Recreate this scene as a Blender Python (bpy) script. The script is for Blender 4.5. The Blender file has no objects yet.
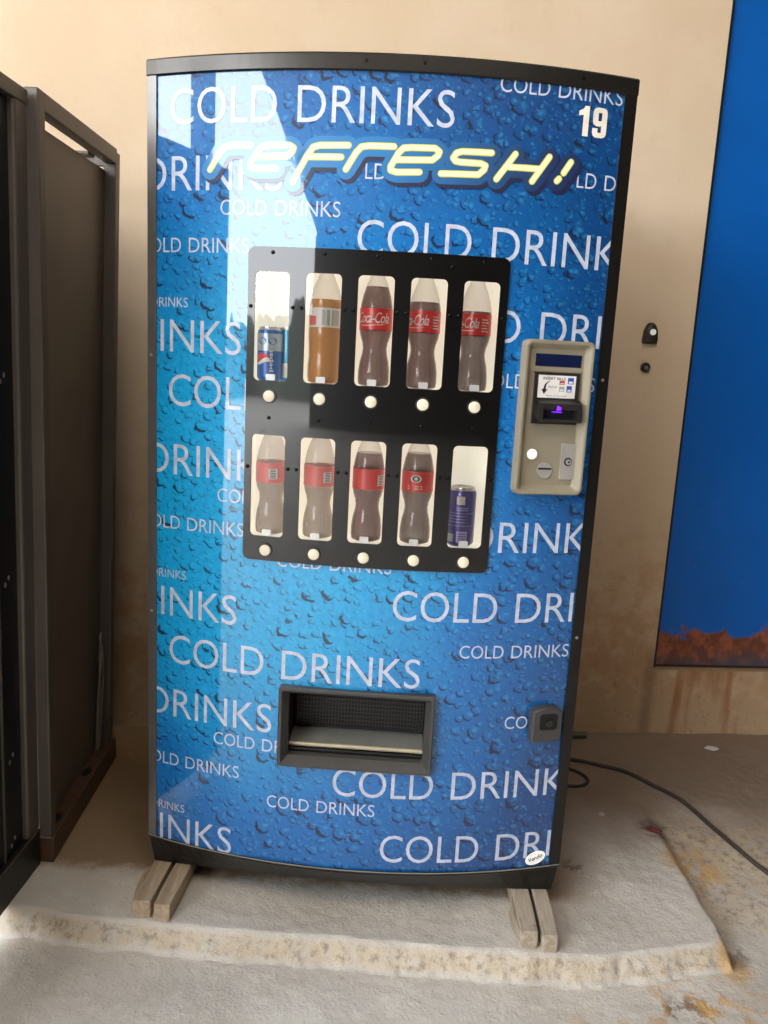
import bpy, bmesh, math, random
from mathutils import Vector, Matrix, noise
random.seed(7)
C = bpy.context.scene.collection
ZS = 0.11                      # machine coordinates have z=0 at the door's lower edge; the slab lies ZS below it
PI = math.pi

def lin(c):
    return tuple(((x/255)/12.92 if x/255 <= .04045 else ((x/255+.055)/1.055)**2.4) for x in c)

# ---------------------------------------------------------------- materials
class G:
    """small helper to wire shader nodes"""
    def __init__(s, name):
        s.m = bpy.data.materials.new(name); s.m.use_nodes = True
        s.nt = s.m.node_tree; s.b = s.nt.nodes['Principled BSDF']; s.out = s.nt.nodes['Material Output']
    def put(s, sock, v):
        if v is None: return
        if hasattr(v, 'is_output') or isinstance(v, bpy.types.NodeSocket): s.nt.links.new(v, sock)
        elif isinstance(v, (tuple, list)) and len(v) == 3 and sock.type == 'RGBA': sock.default_value = (*v, 1)
        else: sock.default_value = v
    def n(s, t, ins=(), out=0, **kw):
        nd = s.nt.nodes.new(t)
        for k, v in kw.items(): setattr(nd, k, v)
        for k, v in (ins.items() if isinstance(ins, dict) else enumerate(ins)): s.put(nd.inputs[k], v)
        return nd.outputs[out]
    def math(s, op, a, b=None, c=None, clamp=False):
        return s.n('ShaderNodeMath', [x for x in (a, b, c) if x is not None], operation=op, use_clamp=clamp)
    def vmath(s, op, a, b=None, out=0):
        return s.n('ShaderNodeVectorMath', [x for x in (a, b) if x is not None], out=out, operation=op)
    def mix(s, f, a, b, blend='MIX'):
        nd = s.nt.nodes.new('ShaderNodeMix'); nd.data_type = 'RGBA'; nd.blend_type = blend
        s.put(nd.inputs[0], f); s.put(nd.inputs[6], a); s.put(nd.inputs[7], b)
        return nd.outputs[2]
    def ramp(s, v, a, b, lo=0., hi=1.):
        nd = s.nt.nodes.new('ShaderNodeMapRange'); nd.interpolation_type = 'SMOOTHSTEP'
        for k, x in enumerate((v, a, b, lo, hi)): s.put(nd.inputs[k], x)
        return nd.outputs[0]
    def noise(s, vec, scale, detail=4., rough=.55, out=0):
        return s.n('ShaderNodeTexNoise', {'Vector': vec, 'Scale': scale, 'Detail': detail, 'Roughness': rough}, out=out)
    def obj(s): return s.n('ShaderNodeTexCoord', out=3)
    def world(s): return s.n('ShaderNodeNewGeometry')
    def xyz(s, v):
        nd = s.nt.nodes.new('ShaderNodeSeparateXYZ'); s.put(nd.inputs[0], v); return nd.outputs
    def p(s, **kw):
        for k, v in kw.items(): s.put(s.b.inputs[k.replace('_', ' ')], v)
    def bump(s, h, strength=.3, dist=.01):
        s.put(s.b.inputs['Normal'], s.n('ShaderNodeBump', {'Strength': strength, 'Distance': dist, 'Height': h}))

def M(name, col, rough=.5, metal=0., coat=0., alpha=1., emit=0., spec=.5, var=.08, vs=30., cior=1.6):
    """plain procedural material: base colour with a little noise"""
    g = G(name)
    c = lin(col)
    nz = g.noise(g.obj(), vs)
    g.p(Base_Color=g.mix(g.ramp(nz, .3, .7), tuple(x*(1-var) for x in c), tuple(min(1, x*(1+var)) for x in c)),
        Roughness=rough, Metallic=metal, Coat_Weight=coat, Coat_Roughness=.03, Coat_IOR=cior, Alpha=alpha, Specular_IOR_Level=spec)
    if emit: g.p(Emission_Color=c, Emission_Strength=emit)
    return g.m

def glass_mat(name, tint=(1, 1, 1), refl=1.5):
    g = G(name)
    fr = g.n('ShaderNodeFresnel', {'IOR': refl})
    t = g.n('ShaderNodeBsdfTransparent', {'Color': tint})
    gl = g.n('ShaderNodeBsdfGlossy', {'Roughness': .015})
    mx = g.n('ShaderNodeMixShader', [fr, t, gl])
    g.nt.links.new(mx, g.out.inputs[0])
    return g.m

def panel_mat():
    g = G('printed_water_drops')
    x, y, z = g.xyz(g.world())
    v2 = g.n('ShaderNodeCombineXYZ', [x, z, 0.])
    warp = g.noise(v2, 42., 3., .6, out=1)
    v2 = g.vmath('ADD', v2, g.vmath('MULTIPLY', g.vmath('SUBTRACT', warp, (.5, .5, .5)), (.021, .021, 0)))
    # gradient: cyan core, deeper blue at rims
    dx = g.math('MULTIPLY', g.math('ADD', x, .24), 1.12)
    dz = g.math('MULTIPLY', g.math('SUBTRACT', z, .88), .85)
    d = g.math('SQRT', g.math('ADD', g.math('MULTIPLY', dx, dx), g.math('MULTIPLY', dz, dz)))
    big = g.noise(v2, 5., 3.)
    d = g.math('ADD', d, g.math('MULTIPLY', g.math('SUBTRACT', big, .5), .25))
    base = g.mix(g.ramp(d, .22, .60), lin((0, 166, 224)), lin((0, 110, 184)))
    base = g.mix(g.ramp(d, .50, .92), base, lin((2, 64, 122)))
    nz = g.noise(v2, 90., 3., .6)
    base = g.mix(g.ramp(nz, .35, .75, 0, .30), base, lin((2, 66, 138)))
    base = g.mix(g.ramp(g.noise(v2, 70., 2.), .55, .75, 0, .14), base, lin((70, 180, 230)))
    def layer(base, cells, off, thr, dark, lite):
        sv = g.vmath('ADD', g.vmath('MULTIPLY', v2, (cells, cells*1.1, 0)), (off, off*.7, 0))
        vo = g.nt.nodes.new('ShaderNodeTexVoronoi'); vo.voronoi_dimensions = '2D'; vo.feature = 'F1'
        g.put(vo.inputs['Vector'], sv); vo.inputs['Scale'].default_value = 1
        loc = g.vmath('SUBTRACT', sv, vo.outputs['Position'])
        r_, g_, b_ = g.nt.nodes.new('ShaderNodeSeparateColor').outputs
        sc = r_.node; g.put(sc.inputs[0], vo.outputs['Color'])
        rad = g.math('ADD', g.math('MULTIPLY', r_, .24), .17)
        d1 = g.vmath('LENGTH', loc, out=1)
        offv = g.n('ShaderNodeCombineXYZ', [g.math('MULTIPLY', rad, .34), g.math('MULTIPLY', rad, .40), 0.])
        d2 = g.vmath('LENGTH', g.vmath('SUBTRACT', loc, offv), out=1)
        q1 = g.math('DIVIDE', d1, rad); q2 = g.math('DIVIDE', d2, rad)
        inside = g.ramp(q1, .9, 1.02, 1, 0)
        cres = g.math('MULTIPLY', inside, g.ramp(q2, .98, 1.12))
        on = g.ramp(g_, thr, thr+.05)
        hl = g.math('MULTIPLY', inside, g.ramp(g.vmath('LENGTH', g.vmath('SUBTRACT', loc, g.n('ShaderNodeCombineXYZ', [g.math('MULTIPLY', rad, .3), g.math('MULTIPLY', rad, .35), 0.])), out=1), 0., .22, 1, 0))
        base = g.mix(g.math('MULTIPLY', g.math('MULTIPLY', hl, on), lite), base, lin((70, 190, 240)))
        return g.mix(g.math('MULTIPLY', g.math('MULTIPLY', cres, on), dark), base, lin((16, 26, 52)))
    base = layer(base, 55., 3.1, .20, .55, .22)
    base = layer(base, 33., 11.7, .25, .8, .24)
    base = layer(base, 22., 27.3, .55, .92, .18)
    g.p(Base_Color=base, Roughness=.45, Coat_Weight=1., Coat_Roughness=.02, Coat_IOR=1.65, Specular_IOR_Level=.3)
    return g.m

def wall_mat():
    g = G('cream_painted_plaster')
    w = g.world(); x, y, z = g.xyz(w)
    n1 = g.noise(w, 2.2, 5.); n2 = g.noise(w, 14., 6., .65); n3 = g.noise(w, 60., 5., .7)
    col = g.mix(g.ramp(n1, .3, .7), lin((232, 211, 184)), lin((224, 199, 168)))
    col = g.mix(g.ramp(n2, .55, .8, 0, .25), col, lin((205, 172, 132)))
    col = g.mix(g.math('MULTIPLY', g.ramp(g.math('ADD', z, g.math('MULTIPLY', n1, .3)), 1.9, .3), .72), col, lin((178, 146, 112)))  # lower wall darkened: dirt plus light fall-off painted into the colour
    # damp stains near the ground
    low = g.ramp(z, .15, 1.1, 1, 0)
    st = g.math('MULTIPLY', low, g.ramp(g.math('ADD', n2, g.math('MULTIPLY', low, .22)), .52, .8))
    col = g.mix(g.math('MULTIPLY', st, .55), col, lin((168, 120, 78)))
    sp = g.math('MULTIPLY', g.ramp(z, .1, .75, 1, 0), g.ramp(n3, .56, .68))
    col = g.mix(g.math('MULTIPLY', sp, .5), col, lin((112, 84, 58)))
    foot = g.math('MULTIPLY', g.ramp(z, .0, .27, 1, 0), g.ramp(n2, .35, .6))
    col = g.mix(g.math('MULTIPLY', foot, .5), col, lin((188, 172, 142)))
    # rust run-off under the blue door
    wv = g.n('ShaderNodeCombineXYZ', [g.math('MULTIPLY', x, 11.), 0., g.math('MULTIPLY', z, 1.4)])
    run = g.math('MULTIPLY', g.ramp(g.noise(wv, 1., 3.), .5, .68), g.math('MULTIPLY', g.ramp(z, .27, .23), g.ramp(x, .88, .95)))
    col = g.mix(g.math('MULTIPLY', run, .75), col, lin((150, 90, 45)))
    grime = g.math('MULTIPLY', g.ramp(g.math('ADD', g.math('ABSOLUTE', g.math('SUBTRACT', x, .93)), g.math('MULTIPLY', n3, .05)), .03, .06, 1, 0), g.ramp(z, .34, .25, 0, 1))
    col = g.mix(g.math('MULTIPLY', grime, .4), col, lin((80, 62, 44)))
    g.p(Base_Color=col, Roughness=.75, Specular_IOR_Level=.25)
    g.bump(g.math('ADD', n2, g.math('MULTIPLY', n3, .5)), .25, .006)
    return g.m

def floor_mat():
    g = G('worn_concrete')
    w = g.world(); x, y, z = g.xyz(w)
    n1 = g.noise(w, 3., 5.); n2 = g.noise(w, 22., 6., .65); n3 = g.noise(w, 130., 4., .7)
    col = g.mix(g.ramp(n1, .3, .7), lin((206, 198, 187)), lin((188, 178, 166)))
    col = g.mix(g.ramp(n2, .5, .75, 0, .5), col, lin((222, 214, 202)))
    col = g.mix(g.ramp(n3, .6, .72, 0, .55), col, lin((112, 100, 88)))
    # browner towards the wall and around the machine
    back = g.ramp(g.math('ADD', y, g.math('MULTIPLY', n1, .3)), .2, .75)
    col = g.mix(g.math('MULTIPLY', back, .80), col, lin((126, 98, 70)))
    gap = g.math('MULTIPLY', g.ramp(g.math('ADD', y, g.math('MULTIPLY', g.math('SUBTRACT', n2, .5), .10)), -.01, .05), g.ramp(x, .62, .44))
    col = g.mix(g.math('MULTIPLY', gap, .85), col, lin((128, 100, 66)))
    # crumbled ochre edge of the slab
    edge = g.math('MULTIPLY', g.ramp(z, -.004, -.016), g.ramp(z, -.05, -.038))
    col = g.mix(g.math('MULTIPLY', edge, g.ramp(n2, .35, .6, .1, .5)), col, lin((196, 172, 134)))
    col = g.mix(g.math('MULTIPLY', edge, g.ramp(g.noise(w, 48., 6., .75), .48, .66, 0, .55)), col, lin((104, 88, 70)))
    # old yellow paint traces right of the slab
    def spot(cx, cy, r, thr):
        dd = g.math('SQRT', g.math('ADD', g.math('POWER', g.math('SUBTRACT', x, cx), 2.), g.math('POWER', g.math('SUBTRACT', y, cy), 2.)))
        return g.math('MULTIPLY', g.ramp(dd, r*.5, r, 1, 0), g.ramp(n2, thr, thr+.06))
    for a in ((.80, -.33, .26, .50), (.55, -.36, .16, .52), (.86, .22, .10, .42), (.85, -.09, .05, .3), (.95, -.25, .16, .56), (.72, -.22, .10, .52)):
        col = g.mix(g.math('MULTIPLY', spot(*a), .62), col, lin((196, 152, 82)))
    for a in ((.80, .36, .06, .4), (.70, -.22, .05, .45), (.86, -.05, .05, .45), (.55, .15, .05, .5)):
        col = g.mix(g.math('MULTIPLY', spot(*a), .55), col, lin((84, 66, 56)))
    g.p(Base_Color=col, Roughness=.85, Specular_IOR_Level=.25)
    g.bump(g.math('ADD', n2, g.math('MULTIPLY', n3, .6)), .5, .008)
    return g.m

def door_mat():
    g = G('blue_painted_steel_with_rust')
    w = g.world(); x, y, z = g.xyz(w)
    n1 = g.noise(w, 6.5, 6., .68); n3 = g.noise(w, 55., 3., .6); n2 = g.noise(w, 24., 5., .65)
    col = g.mix(g.ramp(g.noise(w, 1.6, 3.), .3, .7), lin((0, 92, 180)), lin((2, 102, 194)))
    col = g.mix(g.math('MULTIPLY', g.ramp(n3, .68, .74), g.ramp(z, 1.2, .5, 0, .5)), col, lin((90, 140, 165)))
    hgt = g.math('ADD', g.math('SUBTRACT', z, .305), g.math('MULTIPLY', g.math('SUBTRACT', n1, .5), -.34))
    side = g.math('MULTIPLY', g.ramp(x, .96, .915), g.ramp(z, .55, .35))
    rust = g.math('MAXIMUM', g.ramp(hgt, .055, .035), g.math('MULTIPLY', side, g.ramp(n2, .5, .56)))
    col = g.mix(rust, col, g.mix(g.ramp(n2, .4, .6), lin((112, 62, 42)), lin((150, 86, 60))))
    grey = g.math('MULTIPLY', g.ramp(g.math('ADD', z, g.math('MULTIPLY', n2, .08)), .35, .29), g.ramp(n1, .40, .52))
    col = g.mix(g.math('MULTIPLY', grey, .8), col, lin((70, 74, 84)))
    g.p(Base_Color=col, Roughness=g.math('ADD', .42, g.math('MULTIPLY', rust, .4)), Specular_IOR_Level=.4)
    g.bump(g.math('ADD', n2, g.math('MULTIPLY', rust, .6)), .12, .004)
    return g.m

def wood_mat(name, a, b):
    g = G(name)
    v = g.obj(); x, y, z = g.xyz(v)
    sv = g.n('ShaderNodeCombineXYZ', [g.math('MULTIPLY', x, 90.), g.math('MULTIPLY', y, 6.), g.math('MULTIPLY', z, 90.)])
    n1 = g.noise(sv, 1., 5., .6); n2 = g.noise(v, 60., 4.)
    col = g.mix(g.ramp(n1, .3, .7), lin(a), lin(b))
    col = g.mix(g.ramp(n2, .58, .75, 0, .45), col, lin((112, 92, 72)))
    g.p(Base_Color=col, Roughness=.8, Specular_IOR_Level=.2)
    g.bump(n1, .5, .004)
    return g.m

def steel_mat(name, a, rust, amount):
    g = G(name)
    w = g.world()
    n1 = g.noise(w, 4., 5.); n2 = g.noise(w, 30., 5., .65)
    col = g.mix(g.ramp(n1, .3, .7), lin(a), tuple(x*1.25 for x in lin(a)))
    col = g.mix(g.ramp(n2, 1-amount, 1-amount+.1, 0, .8), col, lin(rust))
    g.p(Base_Color=col, Roughness=.42, Metallic=.25, Specular_IOR_Level=.5)
    return g.m

def logo_mat():
    g = G('blue_logo_print'); x, y, z = g.xyz(g.world())
    g.p(Base_Color=g.mix(g.ramp(x, -.1, .36), lin((24, 120, 184)), lin((18, 44, 92))), Roughness=.45, Coat_Weight=1., Coat_Roughness=.03, Coat_IOR=1.6)
    return g.m

MAT = dict(
    panel=panel_mat(), wall=wall_mat(), floor=floor_mat(), door=door_mat(),
    captrim=M('dark_satin_cap', (72, 69, 66), .25, .85, var=.05),
    black=M('black_anodised_metal', (30, 27, 25), .32, .3, var=.05),
    trim=M('trim_reflection_grey', (120, 116, 112), .3, .55, var=.05),  # sky reflection on the black left trim painted in as grey
    body=M('dark_cabinet_sheet', (34, 33, 34), .5, .2),
    acrylic=M('black_gloss_acrylic', (10, 8, 8), .35, 0, 1., spec=.2, var=.03, cior=1.5),
    pane=glass_mat('clear_acrylic_pane'),
    light=M('lit_cream_panel', (222, 217, 203), .7, emit=.55, var=.02),
    button=M('cream_plastic_button', (236, 226, 200), .4),
    bolt=M('dark_rivet', (26, 25, 26), .25, .8),
    white=M('glowing_white_plastic', (242, 240, 234), .45, emit=.3),  # slight glow added so the white parts look brighter
    letter=M('pale_printed_lettering', (190, 198, 216), .45, 0, 1., var=.14, vs=60),
    cream=M('cream_logo_print', (246, 240, 196), .45, 0, 1., var=.03),
    yellow=M('yellow_logo_print', (222, 214, 60), .45, 0, 1., var=.03),
    logoblue=logo_mat(),
    logodark=M('navy_logo_print', (22, 30, 66), .45, 0, 1., var=.05),
    ivory=M('ivory_print', (236, 228, 212), .45, 0, .6),
    beige=M('beige_moulded_plastic', (142, 132, 112), .45, var=.03),
    screen=M('dark_blue_screen', (16, 26, 62), .2, 0, .5),
    plastic=M('black_plastic', (36, 33, 32), .4),
    frame=M('charcoal_moulded_frame', (66, 64, 62), .42),
    void=M('dark_void', (8, 8, 8), .7),
    paper=M('white_label_paper', (226, 220, 216), .5),
    ink=M('black_label_ink', (34, 30, 32), .5),
    inkred=M('red_label_ink', (176, 70, 60), .5), inkblue=M('blue_label_ink', (46, 80, 170), .5),
    inkgreen=M('pale_green_label_ink', (150, 168, 130), .5),
    purple=M('purple_led', (120, 40, 240), .4, emit=1.6),
    steelplate=M('brushed_steel_plate', (206, 200, 192), .35, .6),
    flap=M('grey_metal_flap', (140, 138, 130), .4, .2), rod=M('worn_steel_rod', (190, 178, 150), .4, .2), mesh=M('grey_grille', (60, 58, 57), .4),
    bottle=None, red=M('red_film_label', (232, 56, 46), .4, 0, .3, var=.05),
    redpale=M('pale_red_film_label', (232, 100, 88), .4, 0, .3, var=.05),  # also the red label with window reflection wash painted in
    cap=M('red_screw_cap', (190, 60, 48), .4),
    alu=M('brushed_aluminium', (196, 194, 190), .3, .8),
    canblue=M('royal_blue_can_print', (30, 92, 176), .32, .2, .3), cancyan=M('pale_cyan_can_print', (70, 160, 196), .35, .2, .3),
    canpurple=M('violet_can_print', (86, 72, 140), .32, .3, .3), lilac=M('lilac_can_print', (170, 160, 206), .35, .2),
    silverprint=M('silver_can_print', (176, 184, 190), .3, .5),
    labelwhite=M('white_film_label', (232, 222, 210), .4, var=.03), labelgrey=M('grey_film_label', (196, 184, 176), .4),
    wood=wood_mat('weathered_pine', (186, 166, 142), (160, 138, 112)), wood2=wood_mat('dusty_grey_wood', (182, 168, 150), (150, 134, 114)),
    steel=steel_mat('brown_grey_painted_steel', (90, 82, 75), (104, 68, 44), .22), sheet=steel_mat('dull_steel_sheet', (106, 94, 82), (70, 56, 44), .2),
    darksteel=steel_mat('near_black_steel', (26, 27, 28), (44, 36, 30), .2), rusty=steel_mat('rusty_steel_channel', (82, 64, 50), (112, 66, 40), .45),
    rubber=M('black_cable_rubber', (58, 50, 44), .6), wire=M('grey_wire', (128, 116, 104), .5),
    ceil=M('grey_ceiling_paint', (120, 112, 102), .9), farw=M('dark_far_wall', (30, 28, 27), .9, var=.3, vs=.7),
    hedge=M('dusty_green_boundary', (96, 104, 92), .9, var=.35, vs=.5), pillar=M('grey_pillar_paint', (70, 68, 66), .8),
    ledge=M('dusty_ledge', (150, 122, 92), .8), scrapred=M('red_brown_wrapper', (110, 52, 44), .5))
def clear_plastic(name, col, a, rough=.08):
    g = G(name)
    lw = g.n('ShaderNodeLayerWeight', {'Blend': .35}, out=1)
    g.p(Base_Color=lin(col), Roughness=rough, Alpha=g.math('ADD', a, g.math('MULTIPLY', lw, .35), clamp=True), Specular_IOR_Level=.6)
    return g.m
MAT['bottle'] = clear_plastic('clear_bottle_plastic', (176, 164, 152), .12)
MAT['bottlepale'] = clear_plastic('reflection_washed_plastic', (200, 178, 156), .30)  # haze of the window reflection painted into the plastic colour
MAT['cola'] = clear_plastic('cola_brown_liquid', (124, 38, 34), .64)
MAT['colagrey'] = clear_plastic('grey_brown_liquid', (112, 56, 50), .60)
MAT['colapale'] = clear_plastic('reflection_washed_liquid', (160, 122, 98), .42)  # cola paled by the window reflection, painted into its colour
MAT['amber'] = clear_plastic('amber_drink', (226, 148, 52), .78)

# ---------------------------------------------------------------- mesh helpers
def roots_loc(p):
    l = Vector((0, 0, 0))
    while p: l += p.location; p = p.parent
    return l

class MB:
    def __init__(s, T=None): s.v = []; s.f = []; s.mi = []; s.T = T; s.m = 0
    def add(s, vs, fs):
        o = len(s.v); s.v += [tuple(s.T(*p)) if s.T else tuple(p) for p in vs]
        s.f += [tuple(i+o for i in f) for f in fs]; s.mi += [s.m]*len(fs); return s
    def box(s, x0, x1, y0, y1, z0, z1):
        vs = [(x, y, z) for z in (z0, z1) for y in (y0, y1) for x in (x0, x1)]
        return s.add(vs, [(0, 2, 3, 1), (4, 5, 7, 6), (0, 1, 5, 4), (2, 6, 7, 3), (0, 4, 6, 2), (1, 3, 7, 5)])
    def loft(s, rings, caps=True, closed=True):
        n = len(rings[0]); vs = [p for r in rings for p in r]; fs = []
        for k in range(len(rings)-1):
            for i in range(n if closed else n-1):
                j = (i+1) % n; fs.append((k*n+i, k*n+j, (k+1)*n+j, (k+1)*n+i))
        if caps: fs += [tuple(range(n))[::-1], tuple(range((len(rings)-1)*n, len(rings)*n))]
        return s.add(vs, fs)
    def prism(s, poly, fn, d0, d1):
        return s.loft([[fn(a, b, d0) for a, b in poly], [fn(a, b, d1) for a, b in poly]])
    def lathe(s, prof, c, seg=28):
        return s.loft([[(c[0]+r*math.cos(2*PI*i/seg), c[1]+r*math.sin(2*PI*i/seg), c[2]+z) for i in range(seg)] for r, z in prof])
    def tube(s, path, r, seg=8):
        P = [Vector(p) for p in path]; rings = []
        for i, p in enumerate(P):
            t = (P[min(i+1, len(P)-1)]-P[max(i-1, 0)]).normalized()
            a = t.cross(Vector((0, 0, 1)) if abs(t.z) < .9 else Vector((1, 0, 0))).normalized(); b = t.cross(a)
            rr = r[i] if isinstance(r, (list, tuple)) else r
            rings.append([p+(a*math.cos(2*PI*k/seg)+b*math.sin(2*PI*k/seg))*rr for k in range(seg)])
        return s.loft(rings)
    def build(s, name, mats, parent=None, smooth=0, bevel=0., seg=2, subsurf=0):
        me = bpy.data.meshes.new(name)
        if parent is None:
            xs = [[p[k] for p in s.v] for k in range(3)]
            L = Vector(((min(xs[0])+max(xs[0]))/2, (min(xs[1])+max(xs[1]))/2, min(xs[2])+ZS)); off = Vector((0, 0, ZS))-L
        else: off = Vector((0, 0, ZS))-roots_loc(parent)
        me.from_pydata([Vector(p)+off for p in s.v], [], s.f)
        for m in (mats if isinstance(mats, (list, tuple)) else [mats]): me.materials.append(MAT[m] if isinstance(m, str) else m)
        for p, i in zip(me.polygons, s.mi): p.material_index = i
        bm = bmesh.new(); bm.from_mesh(me); bmesh.ops.recalc_face_normals(bm, faces=bm.faces); bm.to_mesh(me); bm.free()
        if smooth:
            me.polygons.foreach_set('use_smooth', [True]*len(me.polygons))
            try: me.set_sharp_from_angle(angle=math.radians(smooth))
            except Exception: pass
        o = bpy.data.objects.new(name, me); C.objects.link(o)
        if parent is None: o.location = L
        else: o.parent = parent
        if bevel:
            b = o.modifiers.new('b', 'BEVEL'); b.width = bevel; b.segments = seg; b.limit_method = 'ANGLE'; b.angle_limit = .7
        return o

def tag(o, label=None, cat=None, group=None, kind=None):
    for k, v in (('label', label), ('category', cat), ('group', group), ('kind', kind)):
        if v: o[k] = v
    return o
def empty(name, loc):
    o = bpy.data.objects.new(name, None); C.objects.link(o); o.location = (loc[0], loc[1], loc[2]+ZS); o.empty_display_size = .1
    return o

def spline_pts(pts, n=8):
    out = []
    for i in range(len(pts)-1):
        p0 = Vector(pts[max(i-1, 0)]); p1 = Vector(pts[i]); p2 = Vector(pts[i+1]); p3 = Vector(pts[min(i+2, len(pts)-1)])
        for k in range(n):
            t = k/n; out.append(.5*((2*p1)+(p2-p0)*t+(2*p0-5*p1+4*p2-p3)*t*t+(3*p1-p0-3*p2+p3)*t**3))
    out.append(Vector(pts[-1])); return out

def rrect(x0, x1, y0, y1, r, n=6):
    out = []
    for cx, cy, a in ((x1-r, y1-r, 0), (x0+r, y1-r, 90), (x0+r, y0+r, 180), (x1-r, y0+r, 270)):
        for k in range(n+1):
            t = math.radians(a+90*k/n); out.append((cx+r*math.cos(t), cy+r*math.sin(t)))
    return out

def bm_islands(bm):
    seen = set(); out = []
    for v in bm.verts:
        if v in seen: continue
        st = [v]; c = []
        while st:
            a = st.pop()
            if a in seen: continue
            seen.add(a); c.append(a); st += [e.other_vert(a) for e in a.link_edges]
        out.append(c)
    return sorted(out, key=lambda c: min(q.co.x for q in c))

def curve_to_bm(cu):
    o = bpy.data.objects.new('tmp', cu); C.objects.link(o)
    me = bpy.data.meshes.new_from_object(o.evaluated_get(bpy.context.evaluated_depsgraph_get()))
    bm = bmesh.new(); bm.from_mesh(me)
    bpy.data.objects.remove(o); bpy.data.meshes.remove(me); bpy.data.curves.remove(cu)
    return bm
def text_bm(body, shear=0., offset=0., space=1.):
    cu = bpy.data.curves.new('t', 'FONT'); cu.body = body; cu.shear = shear; cu.offset = offset; cu.resolution_u = 4; cu.space_character = space
    return curve_to_bm(cu)
def sheet_bm(outer, holes, extrude=0.):
    cu = bpy.data.curves.new('s', 'CURVE'); cu.dimensions = '2D'; cu.fill_mode = 'BOTH'; cu.extrude = extrude
    for loop in [outer]+holes:
        sp = cu.splines.new('POLY'); sp.points.add(len(loop)-1)
        for p, q in zip(sp.points, loop): p.co = (q[0], q[1], 0, 1)
        sp.use_cyclic_u = True
    return curve_to_bm(cu)
def bisect(bm, axis, vals):
    for v in vals:
        co = [0, 0, 0]; no = [0, 0, 0]; co[axis] = v; no[axis] = 1
        bmesh.ops.bisect_plane(bm, geom=bm.verts[:]+bm.edges[:]+bm.faces[:], plane_co=co, plane_no=no, dist=1e-6)
def fit(bm, x0, x1, y0, y1):
    xs = [v.co.x for v in bm.verts]; ys = [v.co.y for v in bm.verts]
    a, b, c, d = min(xs), max(xs), min(ys), max(ys)
    for v in bm.verts: v.co = (x0+(v.co.x-a)/(b-a)*(x1-x0), y0+(v.co.y-c)/(d-c)*(y1-y0), v.co.z)
    return bm
def dump(mb, bm, fn):
    bm.verts.ensure_lookup_table(); bm.verts.index_update()
    mb.add([fn(v.co.x, v.co.y, v.co.z) for v in bm.verts], [tuple(v.index for v in f.verts) for f in bm.faces]); bm.free()

# ---------------------------------------------------------------- the bowed door surface
SAG, HW = .08, .47
RR = (HW*HW+SAG*SAG)/(2*SAG); YC = RR-SAG
def P(x, z, off=0.):
    y = YC-math.sqrt(RR*RR-x*x); nx, ny = x/RR, (y-YC)/RR
    return (x+nx*off, y+ny*off, z)
def Pm(base): return lambda a, b, e: P(a, b, base+e)
XS = [i*.02 for i in range(-23, 24)]

# ================================================================ SETTING
# floor: one worn concrete ground with the raised slab under the machine
def hgt(x, y):
    yf = -.150-.012*noise.noise((x*3, 0, 5))-.006*noise.noise((x*14, 1, 5))
    if x < -.55: yf += (-.55-x)*.12
    if x > .5: yf += (x-.5)*.22
    rw = .038+.010*noise.noise((x*11, 3, 2))
    xr = .825-.075*max(0, y)+.012*noise.noise((y*9, 2, 8))
    drop = .052
    t = (yf-y)/rw+.16*noise.noise((x*17, y*17, 4))
    c = min(1, max(0, t)); hf = -drop*min(1, c*1.15)**.85
    dr = drop*min(1, max(0, (.50-y)/.55))
    t2 = min(1, max(0, (x-xr)/.03)); hr = -dr*(t2*t2*(3-2*t2))
    # rounded outer corner
    h = min(hf, hr)
    cx, cy, cr = .765, -.055, .06
    if x > cx and y < cy:
        d = math.hypot(x-cx, y-cy)-cr; k = min(1, max(0, d/.035)); h = min(h, -drop*(k*k*(3-2*k)))
    edge = max(0, min(1, 4*c*(1-c)))*(1 if hf <= hr else 0)
    h += .0035*noise.noise((x*7, y*7, 0))+.0014*noise.noise((x*40, y*40, 3))
    if edge > 0: h += edge*(.007*noise.noise((x*40, y*60, 9))+.010*noise.noise((x*110, y*110, 4)))
    return h
def axis(lo, a, b, hi, st, big):
    out = []; v = lo
    while v < a-1e-6: out.append(v); v += big
    v = a
    while v < b-1e-6: out.append(v); v += st
    v = b
    while v < hi-1e-6: out.append(v); v += big
    return out+[hi]
gx = axis(-14, -1., 1.5, 6, .0065, .5); gy = axis(-14, -.65, -.24, -.24, .008, .5)[:-1]+axis(-.24, -.24, -.08, 1.65, .004, .5)[:41]+axis(-.075, -.075, 1.15, 1.65, .009, .5)
mb = MB(); nx = len(gx)
mb.add([(x, y, -ZS+hgt(x, y)) for y in gy for x in gx],
       [(j*nx+i, j*nx+i+1, (j+1)*nx+i+1, (j+1)*nx+i) for j in range(len(gy)-1) for i in range(nx-1)])
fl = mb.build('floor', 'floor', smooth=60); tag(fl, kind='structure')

# back wall with the door opening; it runs slightly askew to the machine
TH = math.atan(.125); ct, st_ = math.cos(TH), math.sin(TH); Y0 = .835
def Wf(u, z, d=0.): return (u*ct+d*st_, Y0+u*st_-d*ct, z)          # d is distance in front of the wall
DU0, DZ0, DU1, DZ1 = .946, .128, 2.6, 2.45
mb = MB()
us = [-5, DU0, DU1, 5]; zs = [-.22, DZ0, DZ1, 3.3]
for i in range(3):
    for j in range(3):
        if i == 1 and j == 1: continue
        mb.add([Wf(us[i], zs[j]), Wf(us[i+1], zs[j]), Wf(us[i+1], zs[j+1]), Wf(us[i], zs[j+1])], [(0, 1, 2, 3)])
for a, b in (((DU0, DZ0), (DU0, DZ1)), ((DU0, DZ0), (DU1, DZ0)), ((DU1, DZ0), (DU1, DZ1)), ((DU0, DZ1), (DU1, DZ1))):
    mb.add([Wf(*a), Wf(*b), Wf(*b, -.05), Wf(*a, -.05)], [(0, 1, 2, 3)])
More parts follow.
